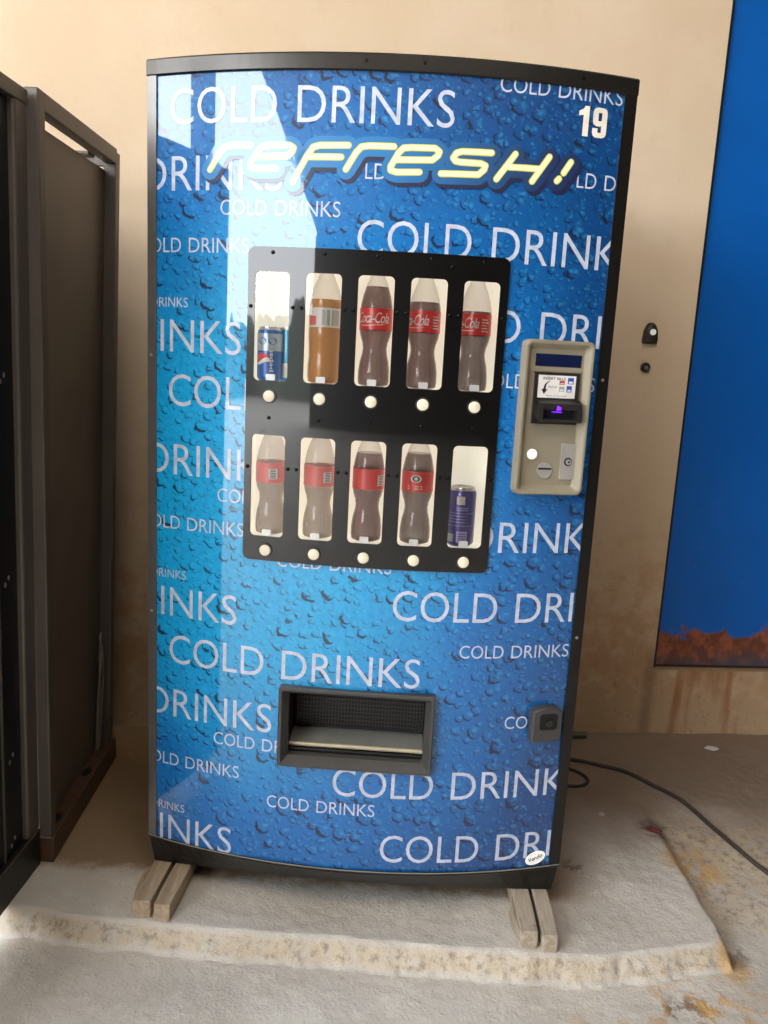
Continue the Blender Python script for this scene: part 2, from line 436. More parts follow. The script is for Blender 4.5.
tag(mb.build('wall_back', 'wall'), kind='structure')
mb = MB(); mb.add([Wf(DU0-.03, DZ0-.03, -.02), Wf(DU1, DZ0-.03, -.02), Wf(DU1, DZ1, -.02), Wf(DU0-.03, DZ1, -.02)], [(0, 1, 2, 3)])
mb.m = 1
mb.prism([(DU0, DZ0), (DU1, DZ0), (DU1, DZ0+.005), (DU0, DZ0+.005)], Wf, -.019, -.012)
mb.prism([(DU0, DZ0), (DU0+.010, DZ0), (DU0+.010, DZ1), (DU0, DZ1)], Wf, -.019, -.006)
tag(mb.build('door_1', ['door', 'darksteel']), kind='structure')
mb = MB(); mb.prism([(DU0-.005, DZ0-.006), (DU1, DZ0-.006), (DU1, DZ0+.002), (DU0-.005, DZ0+.002)], Wf, -.03, .004)
tag(mb.build('trim_1', 'ledge'), kind='structure')

# the carport the machine stands in: roof, outer pillar, far side, boundary beyond the open left side
mb = MB(); mb.prism([(-2.05, 1.75), (6, 1.75), (6, -13), (-4.1, -13)], lambda a, b, d: (a, b, d), 3.3, 3.5)
tag(mb.build('ceiling', 'ceil'), kind='structure')
mb = MB(); mb.box(5.0, 5.2, -13, 1.6, -.3, 3.3); tag(mb.build('wall_right', 'farw'), kind='structure')
mb = MB(); mb.box(-4.2, 5.2, -13.2, -13, -.3, 3.3); tag(mb.build('wall_front', 'farw'), kind='structure')
mb = MB(); mb.box(-3.9, -3.7, -2.15, 1.8, -.3, 3.4); tag(mb.build('side_light_blocker', 'wall'), kind='structure')  # unseen wall added to cut the side light
mb = MB(); mb.box(-3.62, -3.27, -3.42, -3.07, -.2, 3.3); tag(mb.build('pillar', 'pillar'), kind='structure')
mb = MB()
def skyline(p, q, lo, hi, n=90):
    rings = []
    for k in range(n+1):
        t = k/n; x, y = p[0]+(q[0]-p[0])*t, p[1]+(q[1]-p[1])*t
        h = lo+(hi-lo)*(.5+.6*noise.noise((x*.7, y*.7, 2))+.3*noise.noise((x*2.5, y*2.5, 5)))
        rings.append([(x, y, -.3), (x-.3, y-.3, -.3), (x-.3, y-.3, h), (x, y, h)])
    mb.loft(rings)
skyline((-14, 12), (-14, -22), 1.5, 2.6); skyline((-14, -22), (-4.3, -22), 1.8, 3.4)
tag(mb.build('boundary_wall', 'hedge'), kind='structure')
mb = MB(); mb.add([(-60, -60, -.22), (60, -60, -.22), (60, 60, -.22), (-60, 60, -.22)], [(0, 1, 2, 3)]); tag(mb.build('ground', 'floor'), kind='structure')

# ================================================================ VENDING MACHINE
vm = empty('vending_machine', (0, .3, -.065))
tag(vm, 'tall blue cold drinks vending machine with bowed front, standing on wooden beams', 'vending machine')
HT = 1.6475
mb = MB(); mb.box(-.455, .455, .05, .66, -.065, HT-.01)
mb.build('cabinet_body', 'body', vm, bevel=.004)

DX0, DX1, DZ_0, DZ_1 = -.2525, .2495, .684, 1.303                 # display sheet
TX0, TX1, TZ0, TZ1 = -.150, .148, .252, .408                      # delivery opening
bm = sheet_bm([(-.452, -.002), (.447, -.002), (.447, 1.62), (-.452, 1.62)],
              [[(DX0+.01, DZ_0+.01), (DX1-.01, DZ_0+.01), (DX1-.01, DZ_1-.01), (DX0+.01, DZ_1-.01)],
               [(TX0, TZ0), (TX1, TZ0), (TX1, TZ1), (TX0, TZ1)]])
bisect(bm, 0, XS)
mb = MB(); dump(mb, bm, Pm(0)); fp = mb.build('front_panel', 'panel', vm, smooth=40)
fp['label'] = 'blue panel printed with water drops and cold drinks lettering'

# door rims
for x0, x1, nm in ((-.47, -.450, 'left'), (.4455, .47, 'right')):
    mb = MB()
    A = [P(x0+(x1-x0)*k/4, 0, .0035) for k in range(5)]
    ring = [(p[0], p[1]) for p in A]
    xo, xi = (x0, x1) if nm == 'left' else (x1, x0)
    ring = ring if nm == 'left' else ring[::-1]
    poly = ring+[(xi, .03), (xi, .05), (xo, .05)]
    mb.loft([[(a, b, 0) for a, b in poly], [(a, b, 1.618) for a, b in poly]])
    tr = mb.build('side_trim', 'trim' if nm == 'left' else 'black', vm)
    for sx, sz in (((-.4615, 1.087), (-.4605, .54)) if nm == 'left' else ((.4565, 1.084), (.4565, .54))):
        mb = MB(); mb.prism([(sx+.0032*math.cos(a*PI/5), sz+.0032*math.sin(a*PI/5)) for a in range(10)], Pm(.0035), 0, .0015)
        mb.build('screw', 'alu', tr)
def arc(off, x0=-.47, x1=.47, n=40): return [P(x0+(x1-x0)*k/n, 0, off)[:2] for k in range(n+1)]
mb = MB()
def capring(off, z, back=.05): return [(a, b, z) for a, b in arc(off)]+[(.472, back, z), (-.472, back, z)]
mb.loft([capring(.003, 1.6165), capring(.006, 1.6185), capring(.006, HT-.004), capring(.002, HT)])
tc = mb.build('top_cap', 'captrim', vm)
for sx in (-.0396, .0662, .3596):
    mb = MB(); mb.prism([(sx+.003*math.cos(a*PI/5), 1.633+.003*math.sin(a*PI/5)) for a in range(10)], Pm(.006), 0, .0015)
    mb.build('screw', 'bolt', tc)
mb = MB()
def kick(s, z, hw): return [(x*hw/.47, b*s, z) for x, b in [(q[0], q[1]) for q in arc(0)]]+[(hw, .05, z), (-hw, .05, z)]
mb.loft([kick(1.04, .002, .472), kick(1.04, -.006, .472), kick(.97, -.010, .468), kick(.55, -.045, .462), kick(.30, -.066, .458)])
mb.m = 1
e = [P(-.47+.94*k/40, 0, .0055) for k in range(41)]
mb.loft([[(a, b, .0005) for a, b, c in e], [(a, b, .0035) for a, b, c in e]], caps=False, closed=False)
mb.build('kick_plate', ['black', 'flap'], vm)

# ---- COLD DRINKS lettering, one print on the panel
big, med, tiny = (.547, .0640), (.236, .0280), (.155, .0187)
LET = [  # size, start x, baseline, first glyph, last glyph
 (big, -.421, 1.527, 0, 9), (med, .2064, 1.596, 0, 9), (big, -.738, 1.4055, 0, 9), (med, -.088, 1.4308, 2, 3), (med, .312, 1.4423, 2, 6),
 (med, -.3136, 1.3605, 0, 9), (med, -.490, 1.2897, 0, 9), (big, -.043, 1.2945, 0, 9), (tiny, -.536, 1.184, 0, 9), (big, -.814, 1.0955, 0, 9),
 (big, -.4225, .987, 0, 3), (big, .064, 1.1445, 0, 8), (big, -.731, .844, 0, 9), (med, -.3115, .797, 0, 4), (med, -.489, .7276, 0, 9),
 (tiny, -.536, .6192, 0, 9), (big, -.812, .535, 0, 9), (big, -.4195, .429, 0, 9), (big, -.7295, .3035, 0, 9), (med, -.3122, .2595, 0, 5),
 (med, -.489, .1865, 0, 9), (big, -.0455, .1755, 0, 9), (med, -.1881, .131, 0, 9), (tiny, -.536, .0759, 0, 9), (big, -.8145, -.001, 0, 9),
 (big, .0636, .0246, 0, 8), (big, .0626, .5755, 0, 8), (med, .2065, .4978, 0, 9), (med, .315, .3377, 0, 3), (big, -.050, .7257, 0, 9),
 (med, .206, 1.0591, 0, 9), (med, -.1802, .6733, 0, 9)]
master = text_bm('COLD DRINKS', offset=-.004)
isl = bm_islands(master)
for idx, g0, f0, f1 in ((range(0, 4), 0, 0., .395), (range(4, 10), 4, .467, 1.)):
    vs = [v for i in idx for v in isl[i]]
    a = min(v.co.x for v in vs); b = max(v.co.x for v in vs)
    for v in vs: v.co.x = f0+(v.co.x-a)/(b-a)*(f1-f0)
for v in master.verts: v.co.y /= .682
mtmp = bpy.data.meshes.new('m'); master.to_mesh(mtmp); master.free()
WORDS = [(f, x0, zb, max(g0, a), min(g1, b)) for f, x0, zb, g0, g1 in LET for a, b in ((0, 3), (4, 9)) if max(g0, a) <= min(g1, b)]
for k, ((w, cap), x0, zb, g0, g1) in enumerate(WORDS):
    bm = bmesh.new(); bm.from_mesh(mtmp)
    kill = [v for i, c in enumerate(bm_islands(bm)) if not g0 <= i <= g1 for v in c]
    bmesh.ops.delete(bm, geom=kill, context='VERTS')
    for v in bm.verts: v.co = (x0+v.co.x*w, zb+v.co.y*cap, 0)
    bisect(bm, 0, [-.4515, .4465, DX0+.004, DX1-.004, TX0, TX1]+XS); bisect(bm, 1, [-.0005, DZ_0+.004, DZ_1-.004, TZ0, TZ1, 1.618])
    dead = []
    for f in bm.faces:
        c = f.calc_center_median()
        if not (-.4515 < c.x < .4465 and -.0005 < c.y < 1.618) or (DX0+.004 < c.x < DX1-.004 and DZ_0+.004 < c.y < DZ_1-.004) or (TX0 < c.x < TX1 and TZ0 < c.y < TZ1): dead.append(f)
    bmesh.ops.delete(bm, geom=dead, context='FACES')
    if not bm.faces: bm.free(); continue
    mb = MB(); dump(mb, bm, Pm(.0005+.00001*k)); mb.build('drinks_lettering', 'letter', fp)
bpy.data.meshes.remove(mtmp)

# ---- "refresh!" logo drawn as rounded strokes
STROKES = [[(-.3353, 1.4428), (-.3153, 1.474), (-.3064, 1.4832), (-.2933, 1.4863), (-.2542, 1.486)],
 [(-.2035, 1.4449), (-.243, 1.4446), (-.2534, 1.4479), (-.2535, 1.4549), (-.2411, 1.4734), (-.2301, 1.4841), (-.2158, 1.4859), (-.178, 1.4861), (-.1703, 1.4816), (-.1726, 1.4752), (-.1824, 1.4668), (-.2435, 1.4656)],
 [(-.1699, 1.4216), (-.1449, 1.4673), (-.1331, 1.4835), (-.1209, 1.4869), (-.067, 1.4882)], [(-.1449, 1.4664), (-.0798, 1.4672)],
 [(-.0701, 1.4461), (-.0519, 1.4764), (-.0426, 1.4862), (-.0282, 1.4885), (.0176, 1.489)],
 [(.0669, 1.4467), (.0243, 1.4446), (.0135, 1.4476), (.0132, 1.4541), (.0267, 1.4788), (.0353, 1.4872), (.0485, 1.4888), (.0935, 1.4897), (.1019, 1.4842), (.0996, 1.4776), (.0895, 1.469), (.0242, 1.4662)],
 [(.1988, 1.4887), (.1443, 1.4875), (.1338, 1.4842), (.128, 1.4753), (.1321, 1.4700), (.1413, 1.4686), (.1804, 1.4688), (.1887, 1.4655), (.1866, 1.4582), (.1764, 1.4490), (.107, 1.4464)],
 [(.211, 1.4438), (.2436, 1.4903)], [(.2787, 1.4451), (.3084, 1.491)], [(.2266, 1.4667), (.2922, 1.4682)], [(.3383, 1.4653), (.3509, 1.486)], [(.3262, 1.4499), (.3303, 1.4543)]]
mb = MB()
def stroke(pts, r, off, sx=0., sz=0.):
    P2 = [Vector((a, b)) for a, b in pts]
    for k in range(len(P2)):
        c = P2[k]; n = 12
        mb.add([P(c.x+sx+r*math.cos(2*PI*i/n), c.y+sz+r*math.sin(2*PI*i/n), off) for i in range(n)], [tuple(range(n))])
        if k+1 < len(P2):
            d = P2[k+1]-c; n = max(1, int(d.length/.008)); t = d.normalized(); q = Vector((-t.y, t.x))*r
            for i in range(n):
                a, b = c+d*(i/n), c+d*((i+1)/n)
                mb.add([P(p.x+sx, p.y+sz, off) for p in (a-q, b-q, b+q, a+q)], [(0, 1, 2, 3)])
for m, r, off, sx, sz in ((0, .0185, .0014, .005, -.007), (1, .0175, .0017, 0, -.001), (2, .0062, .0020, 0, 0), (3, .0045, .0023, 0, 0)):
    mb.m = m
    for s_ in STROKES: stroke(s_, r, off, sx, sz)
mb.build('refresh_lettering', ['logodark', 'logoblue', 'yellow', 'cream'], fp)
mb = MB(); NX, NZ, NW, NH = .3585, 1.5345, .056, .053
def N19(p): return [(NX+a*NW, NZ+b*NH) for a, b in p]
nine_o = [(.50, .86), (.54, .95), (.64, 1.), (.86, 1.), (.96, .95), (1., .86), (1., .14), (.96, .05), (.86, 0), (.64, 0), (.54, .05), (.50, .14), (.50, .31), (.69, .31), (.69, .17), (.81, .17), (.81, .42), (.77, .38), (.62, .38), (.53, .44), (.50, .52)]
for o_, h_ in (([(.16, 0), (.36, 0), (.36, 1.), (.20, 1.), (.15, .90), (.0, .82), (.0, .66), (.16, .70)], []), (nine_o, [[(.69, .56), (.69, .83), (.81, .83), (.81, .56)]])):
    bm = sheet_bm(N19(o_), [N19(q) for q in h_]); bisect(bm, 0, XS); dump(mb, bm, Pm(.0016))
mb.build('number_sticker', 'ivory', fp)
mb = MB(); cx, cz = .4115, .0235
def ell(a, b, ang=.35, n=28): return [(cx+a*math.cos(t)*math.cos(ang)-b*math.sin(t)*math.sin(ang), cz+a*math.cos(t)*math.sin(ang)+b*math.sin(t)*math.cos(ang)) for t in [2*PI*i/n for i in range(n)]]
mb.prism(ell(.0235, .0155), Pm(.0016), 0, .0006); mb.m = 1
bm = fit(text_bm('Vendo', shear=.2, offset=.02), -.0165, .0165, -.005, .006)
for v in bm.verts: v.co = (cx+v.co.x*math.cos(.35)-v.co.y*math.sin(.35), cz+v.co.x*math.sin(.35)+v.co.y*math.cos(.35), 0)
dump(mb, bm, Pm(.0024)); mb.build('maker_sticker', ['white', 'ink'], fp)

# ---- selection display with ten windows
SX = [-.2035+.1006*i for i in range(5)]; ROW = [(1.049, 1.257), (.735, .942)]; SW = .0345
holes = [rrect(x-SW, x+SW, z0, z1, .0095) for z0, z1 in ROW for x in SX]
bm = sheet_bm(rrect(DX0, DX1, DZ_0, DZ_1, .014), holes, extrude=.0015)
bisect(bm, 0, XS)
mb = MB(); dump(mb, bm, Pm(.0045)); dp = mb.build('display_panel', 'acrylic', vm, smooth=30)
dp['label'] = 'glossy black display sheet with ten rounded windows'
for z0, z1 in ROW:
    for x in SX:
        bm = sheet_bm(rrect(x-SW-.001, x+SW+.001, z0-.001, z1+.001, .0095), []); bisect(bm, 0, XS)
        mb = MB(); dump(mb, bm, Pm(.0045)); mb.build('window_pane', 'pane', dp, smooth=40)
        mb = MB(); w = .0485; a, b = z0-.010, z0+.2475
        yf = max(P(x-w, 0)[1], P(x+w, 0)[1])+.003; yb = .034
        for q in ([(x-w, yb, a), (x+w, yb, a), (x+w, yb, b), (x-w, yb, b)], [(x-w, yf, a), (x-w, yb, a), (x-w, yb, b), (x-w, yf, b)],
                  [(x+w, yf, a), (x+w, yb, a), (x+w, yb, b), (x+w, yf, b)], [(x-w, yf, a), (x+w, yf, a), (x+w, yb, a), (x-w, yb, a)], [(x-w, yf, b), (x+w, yf, b), (x+w, yb, b), (x-w, yb, b)]):
            mb.add(q, [(0, 1, 2, 3)])
        mb.build('light_box', 'light', dp)
        mb = MB(); mb.prism(rrect(x-.010, x+.008, z0+.001, z0+.013, .002, 3), Pm(-.002), 0, .004); mb.build('holder_tab', 'white', dp)
        bx, bz = x, (1.019 if z0 > 1 else .7065)
        mb = MB(); C2 = lambda r: [(bx+r*math.cos(2*PI*k/20), bz+r*math.sin(2*PI*k/20)) for k in range(20)]
        mb.m = 1; mb.loft([[P(u, v_, .006) for u, v_ in C2(.0145)], [P(u, v_, .009) for u, v_ in C2(.0140)]])
        mb.m = 0; mb.loft([[P(u, v_, .008) for u, v_ in C2(.0115)], [P(u, v_, .0115) for u, v_ in C2(.0112)], [P(u, v_, .0125) for u, v_ in C2(.0095)]])
        mb.build('selection_button', ['button', 'plastic'], dp, smooth=40)
bolts = [(x, 1.2925) for x in SX]+[(.139, 1.281)]+[(x, .9765) for x in SX]
for zz in (1.191, .8765):
    bolts += [(-.2455, zz), (.2415, zz)]+[(SX[i]+.0503+s_*.0085, zz) for i in range(4) for s_ in (-1, 1)]
for bx, bz in bolts:
    mb = MB(); C2 = lambda r: [(bx+r*math.cos(2*PI*k/10), bz+r*math.sin(2*PI*k/10)) for k in range(10)]
    mb.loft([[P(u, v_, .006) for u, v_ in C2(.0040)], [P(u, v_, .0075) for u, v_ in C2(.0036)], [P(u, v_, .0088) for u, v_ in C2(.0018)]])
    mb.build('rivet', 'bolt', dp, smooth=60)

# ---- payment panel (flat moulding, tangent to the bow)
FX = .3590; fy = P(FX, 0)[1]; ta = math.asin(FX/RR); tx, ty = math.cos(ta), math.sin(ta)
def F(u, z, d): return (FX+u*tx+d*math.sin(ta), fy+u*ty-d*math.cos(ta), z)
def U(x): return (x-.0045-FX)/tx
PZ0, PZ1, PU0, PU1 = .851, 1.1560, U(.2905), U(.4315)
def rr_(ins, d, r): return [F(a, b, d) for a, b in rrect(PU0+ins, PU1-ins, PZ0+ins, PZ1-ins, r)]
mb = MB()
mb.loft([rr_(0, -.006, .012), rr_(0, .018, .012), rr_(.002, .0215, .011), rr_(.006, .0220, .009), rr_(.008, .0205, .008), rr_(.018, .006, .006)], caps=False)
mb.add(rr_(.018, .006, .006), [tuple(range(28))])
mb.prism([(PU0+.016, 1.095), (PU1-.016, 1.095), (PU1-.016, PZ1-.016), (PU0+.016, PZ1-.016)], F, .005, .0085)
pp = mb.build('payment_panel', 'beige', vm, smooth=50)
pp['label'] = 'beige moulded payment surround with bill slot and coin slot'
mb = MB(); mb.prism([(U(.3165), 1.1055), (U(.4100), 1.1055), (U(.4105), 1.1295), (U(.3165), 1.1295)], F, .005, .0095); mb.build('display_screen', 'screen', pp)
# bill acceptor: black block, label, protruding mouth
b0, b1 = U(.318), U(.4090)
mb = MB()
mb.prism([(b0, .993), (b1, .993), (b1, 1.0935), (b0, 1.0935)], F, .004, .013)
m0, m1 = b0+.004, b1+.002
sec = [(.998, .010), (.998, .030), (1.003, .034), (1.034, .030), (1.042, .012)]
mb.loft([[F(m0, z, d) for z, d in sec], [F(m0+.010, z, d) for z, d in sec]])
mb.loft([[F(m1-.010, z, d) for z, d in sec], [F(m1, z, d) for z, d in sec]])
mb.loft([[F(m0, z, d) for z, d in ((.998, .010), (.998, .032), (1.003, .034), (1.004, .010))], [F(m1, z, d) for z, d in ((.998, .010), (.998, .032), (1.003, .034), (1.004, .010))]])
mb.loft([[F(m0, z, d) for z, d in ((1.022, .010), (1.022, .029), (1.034, .030), (1.042, .012))], [F(m1, z, d) for z, d in ((1.022, .010), (1.022, .029), (1.034, .030), (1.042, .012))]])
mb.m = 1; mb.prism([(m0+.008, 1.002), (m1-.008, 1.002), (m1-.008, 1.024), (m0+.008, 1.024)], F, .012, .0155)
mb.m = 2; um = (m0+m1)/2-.003
mb.prism(rrect(um-.004, um+.000, 1.021, 1.030, .001, 2), F, .025, .0315); mb.prism(rrect(um+.0015, um+.0042, 1.021, 1.028, .001, 2), F, .025, .0315)
mb.prism(rrect(um-.009, um+.008, 1.0170, 1.0182, .0004, 2), F, .015, .029)
mb.build('bill_acceptor', ['plastic', 'void', 'purple'], pp)
l0, l1, lz0, lz1 = U(.3240), U(.4005), 1.0445, 1.0885
mb = MB(); mb.prism([(l0, lz0), (l1, lz0), (l1, lz1), (l0, lz1)], F, .012, .0138)
lw_, lh = l1-l0, lz1-lz0
mb.m = 1
def lt(body, a, b, c, d, **k):
    dump(mb, fit(text_bm(body, **k), l0+lw_*a, l0+lw_*b, lz0+lh*c, lz0+lh*d), lambda u, v_, e: F(u, v_, .0141))
lt('INSERT BILLS', .12, .72, .80, .92, offset=.01); lt('FACE UP', .28, .50, .44, .54); lt('ONE AT A TIME', .22, .78, .07, .12)
ar = spline_pts([(.30, .76, 0), (.20, .60, 0), (.17, .38, 0)], 6)
for k in range(len(ar)-1):
    (a, b, _), (c, d, _) = ar[k], ar[k+1]; h = .012+.022*k/len(ar)
    mb.add([F(l0+lw_*(a-h), lz0+lh*b, .0141), F(l0+lw_*(a+h), lz0+lh*b, .0141), F(l0+lw_*(c+h+.003), lz0+lh*d, .0141), F(l0+lw_*(c-h-.003), lz0+lh*d, .0141)], [(0, 1, 2, 3)])
mb.add([F(l0+lw_*a, lz0+lh*b, .0141) for a, b in ((.09, .38), (.25, .38), (.165, .16))], [(0, 1, 2)])
for m, a, b, c, d in ((2, .56, .70, .60, .78), (4, .56, .70, .30, .52), (3, .76, .90, .28, .56), (3, .78, .94, .64, .92)):
    mb.m = m; mb.add([F(l0+lw_*p, lz0+lh*q, .0141) for p, q in ((a, c), (b, c), (b, d), (a, d))], [(0, 1, 2, 3)])
    mb.m = 0; mb.add([F(l0+lw_*p, lz0+lh*q, .0143) for p, q in ((a+.025, c+.03), (b-.025, c+.03), (b-.025, (c+d)/2-.02), (a+.025, (c+d)/2-.02))], [(0, 1, 2, 3)])
mb.build('bill_label', ['paper', 'ink', 'inkred', 'inkblue', 'inkgreen'], pp)
def circ(u0, z0, r, n=22): return [(u0+r*math.cos(2*PI*k/n), z0+r*math.sin(2*PI*k/n)) for k in range(n)]
mb = MB(); uu = U(.3255)
mb.m = 1; mb.prism(circ(uu, .9315, .0125), F, .005, .0075); mb.m = 0
mb.loft([[F(a, b, .006) for a, b in circ(uu, .9315, .0105)], [F(a, b, .011) for a, b in circ(uu, .9315, .0105)], [F(a, b, .012) for a, b in circ(uu, .9315, .008)]])
mb.build('return_button', ['white', 'beige'], pp, smooth=40)
mb = MB(); uu = U(.3545)
mb.prism(circ(uu, .8990, .0165), F, .005, .0085); mb.m = 1; mb.prism(rrect(uu-.0145, uu+.0145, .9010, .9045, .001, 2), F, .008, .0090)
mb.build('coin_slot', ['steelplate', 'void'], pp)
mb = MB(); mb.prism(rrect(U(.386), U(.4160), .8815, .9555, .002, 2), F, .005, .0095)
mb.m = 1; mb.prism(circ(U(.4010), .9180, .0085), F, .009, .0115); mb.m = 0; mb.prism(circ(U(.4010), .9180, .0055), F, .011, .0150); mb.m = 1; mb.prism(circ(U(.4010), .9180, .0022), F, .0148, .0154)
mb.build('lock_plate', ['steelplate', 'plastic'], pp)

# ---- delivery chute
mb = MB()
def TF(ins, y, r=.004): return [(a, y, b) for a, b in rrect(-.1655+ins, .1625-ins, .240+ins, .4185-ins, r, 3)]
mb.loft([TF(0, -.060), TF(0, -.090), TF(.002, -.0925), TF(.007, -.0925), TF(.019, -.072), TF(.019, -.055)], caps=False)
dc = mb.build('delivery_chute', 'frame', vm, smooth=30)
dc['label'] = 'charcoal framed pick-up opening low on the panel'
x0, x1, z0, z1 = -.149, .146, .254, .404
mb = MB()
for q in ([(x0, .045, z0), (x1, .045, z0), (x1, .045, z1), (x0, .045, z1)], [(x0, -.06, z0), (x0, .045, z0), (x0, .045, z1), (x0, -.06, z1)], [(x1, -.06, z0), (x1, .045, z0), (x1, .045, z1), (x1, -.06, z1)],
          [(x0, -.06, z0), (x1, -.06, z0), (x1, .045, z0), (x0, .045, z0)], [(x0, -.06, z1), (x1, -.06, z1), (x1, .045, z1), (x0, .045, z1)]):
    mb.add(q, [(0, 1, 2, 3)])
mb.build('chute_liner', 'void', dc)
mb = MB()
nx_, nz_ = 40, 12; gx0, gx1, gz0, gz1 = x0+.01, x1-.004, .286, .400
for i in range(nx_+1): xx = gx0+(gx1-gx0)*i/nx_; mb.box(xx-.0011, xx+.0011, .020, .024, gz0, gz1)
for j in range(nz_+1): zz = gz0+(gz1-gz0)*j/nz_; mb.box(gx0, gx1, .019, .0235, zz-.0011, zz+.0011)
mb.build('grille', 'mesh', dc)
mb = MB()
mb.loft([[(x, .018, .284), (x, .012, .284), (x, -.034, .272), (x, -.034, .267)] for x in (x0+.002, x1-.002)])
mb.build('flap', 'flap', dc)
mb = MB(); mb.tube([(x0+.002, -.040, .2695), (x1-.002, -.040, .2695)], .0050); mb.build('flap_rod', 'rod', dc, smooth=60)
mb = MB(); mb.box(x0+.002, x1-.002, -.046, -.036, .2545, .2625); mb.build('lower_lip', 'plastic', dc, bevel=.002)

# ---- handle lock on the right edge
FX2 = .401; fy2 = P(FX2, 0)[1]; ta2 = math.asin(FX2/RR)
def F2(u, z, d): return (FX2+u*math.cos(ta2)+d*math.sin(ta2), fy2+u*math.sin(ta2)-d*math.cos(ta2), z)
def hs(k, t):
    w, a, b = .034*k, .312+.038*(1-k), .384-.030*(1-k)
    out = [(-w, a+.003), (-w+.004, a), (w*.6, a), (w, a+.004), (w, b-.004)]
    return out+[(w-2*w*i/8, b+.007*math.sin(PI*i/8)) for i in range(1, 8)]+[(-w, b)]
mb = MB(); L = lambda k, d: [F2(u, z, d) for u, z in hs(k, 0)]
mb.loft([L(1, -.004), L(1, .018), L(.92, .0215)])
lh_ = mb.build('lock_housing', 'frame', vm, smooth=30)
mb = MB(); mb.prism(rrect(-.019, .022, .341, .378, .007, 3), F2, .020, .0222); mb.m = 1; mb.prism(circ(.002, .357, .008), F2, .021, .0265); mb.m = 2; mb.box(0, 0, 0, 0, 0, 0) if False else None
mb.build('key_cylinder', ['void', 'plastic'], lh_)

# ================================================================ DRINKS IN THE WINDOWS
def ycen(x, r): return min(.034-r-.002, P(x, 0)[1]+r+.006)
COLA = [(0, 0), (.020, 0), (.0285, .004), (.0300, .012), (.0298, .030), (.0275, .048), (.0240, .062), (.0228, .072), (.0245, .084), (.0280, .094), (.0298, .103), (.0300, .106), (.0300, .146), (.0296, .152), (.0262, .170), (.0205, .188), (.0155, .200), (.0128, .208), (.0125, .216)]
FANTA = [(0, 0), (.024, 0), (.0315, .004), (.0330, .014), (.0330, .034), (.0315, .050), (.0318, .070), (.0330, .090), (.0330, .102), (.0322, .106), (.0322, .142), (.0330, .146), (.0320, .156), (.0270, .176), (.0190, .194), (.0135, .206), (.0125, .216)]
BS = 1.035
COLA = [(r*1.06, z*BS) for r, z in COLA]; FANTA = [(r, z*BS) for r, z in FANTA]
def cut(prof, h, s):
    out = []
    for k, (r, z) in enumerate(prof):
        if z <= h: out.append((max(0, r-s) if r else 0, z))
        else:
            r0, z0 = prof[k-1]; t = (h-z0)/(z-z0); out.append((r0+(r-r0)*t-s, h)); out.append((0, h)); break
    return out
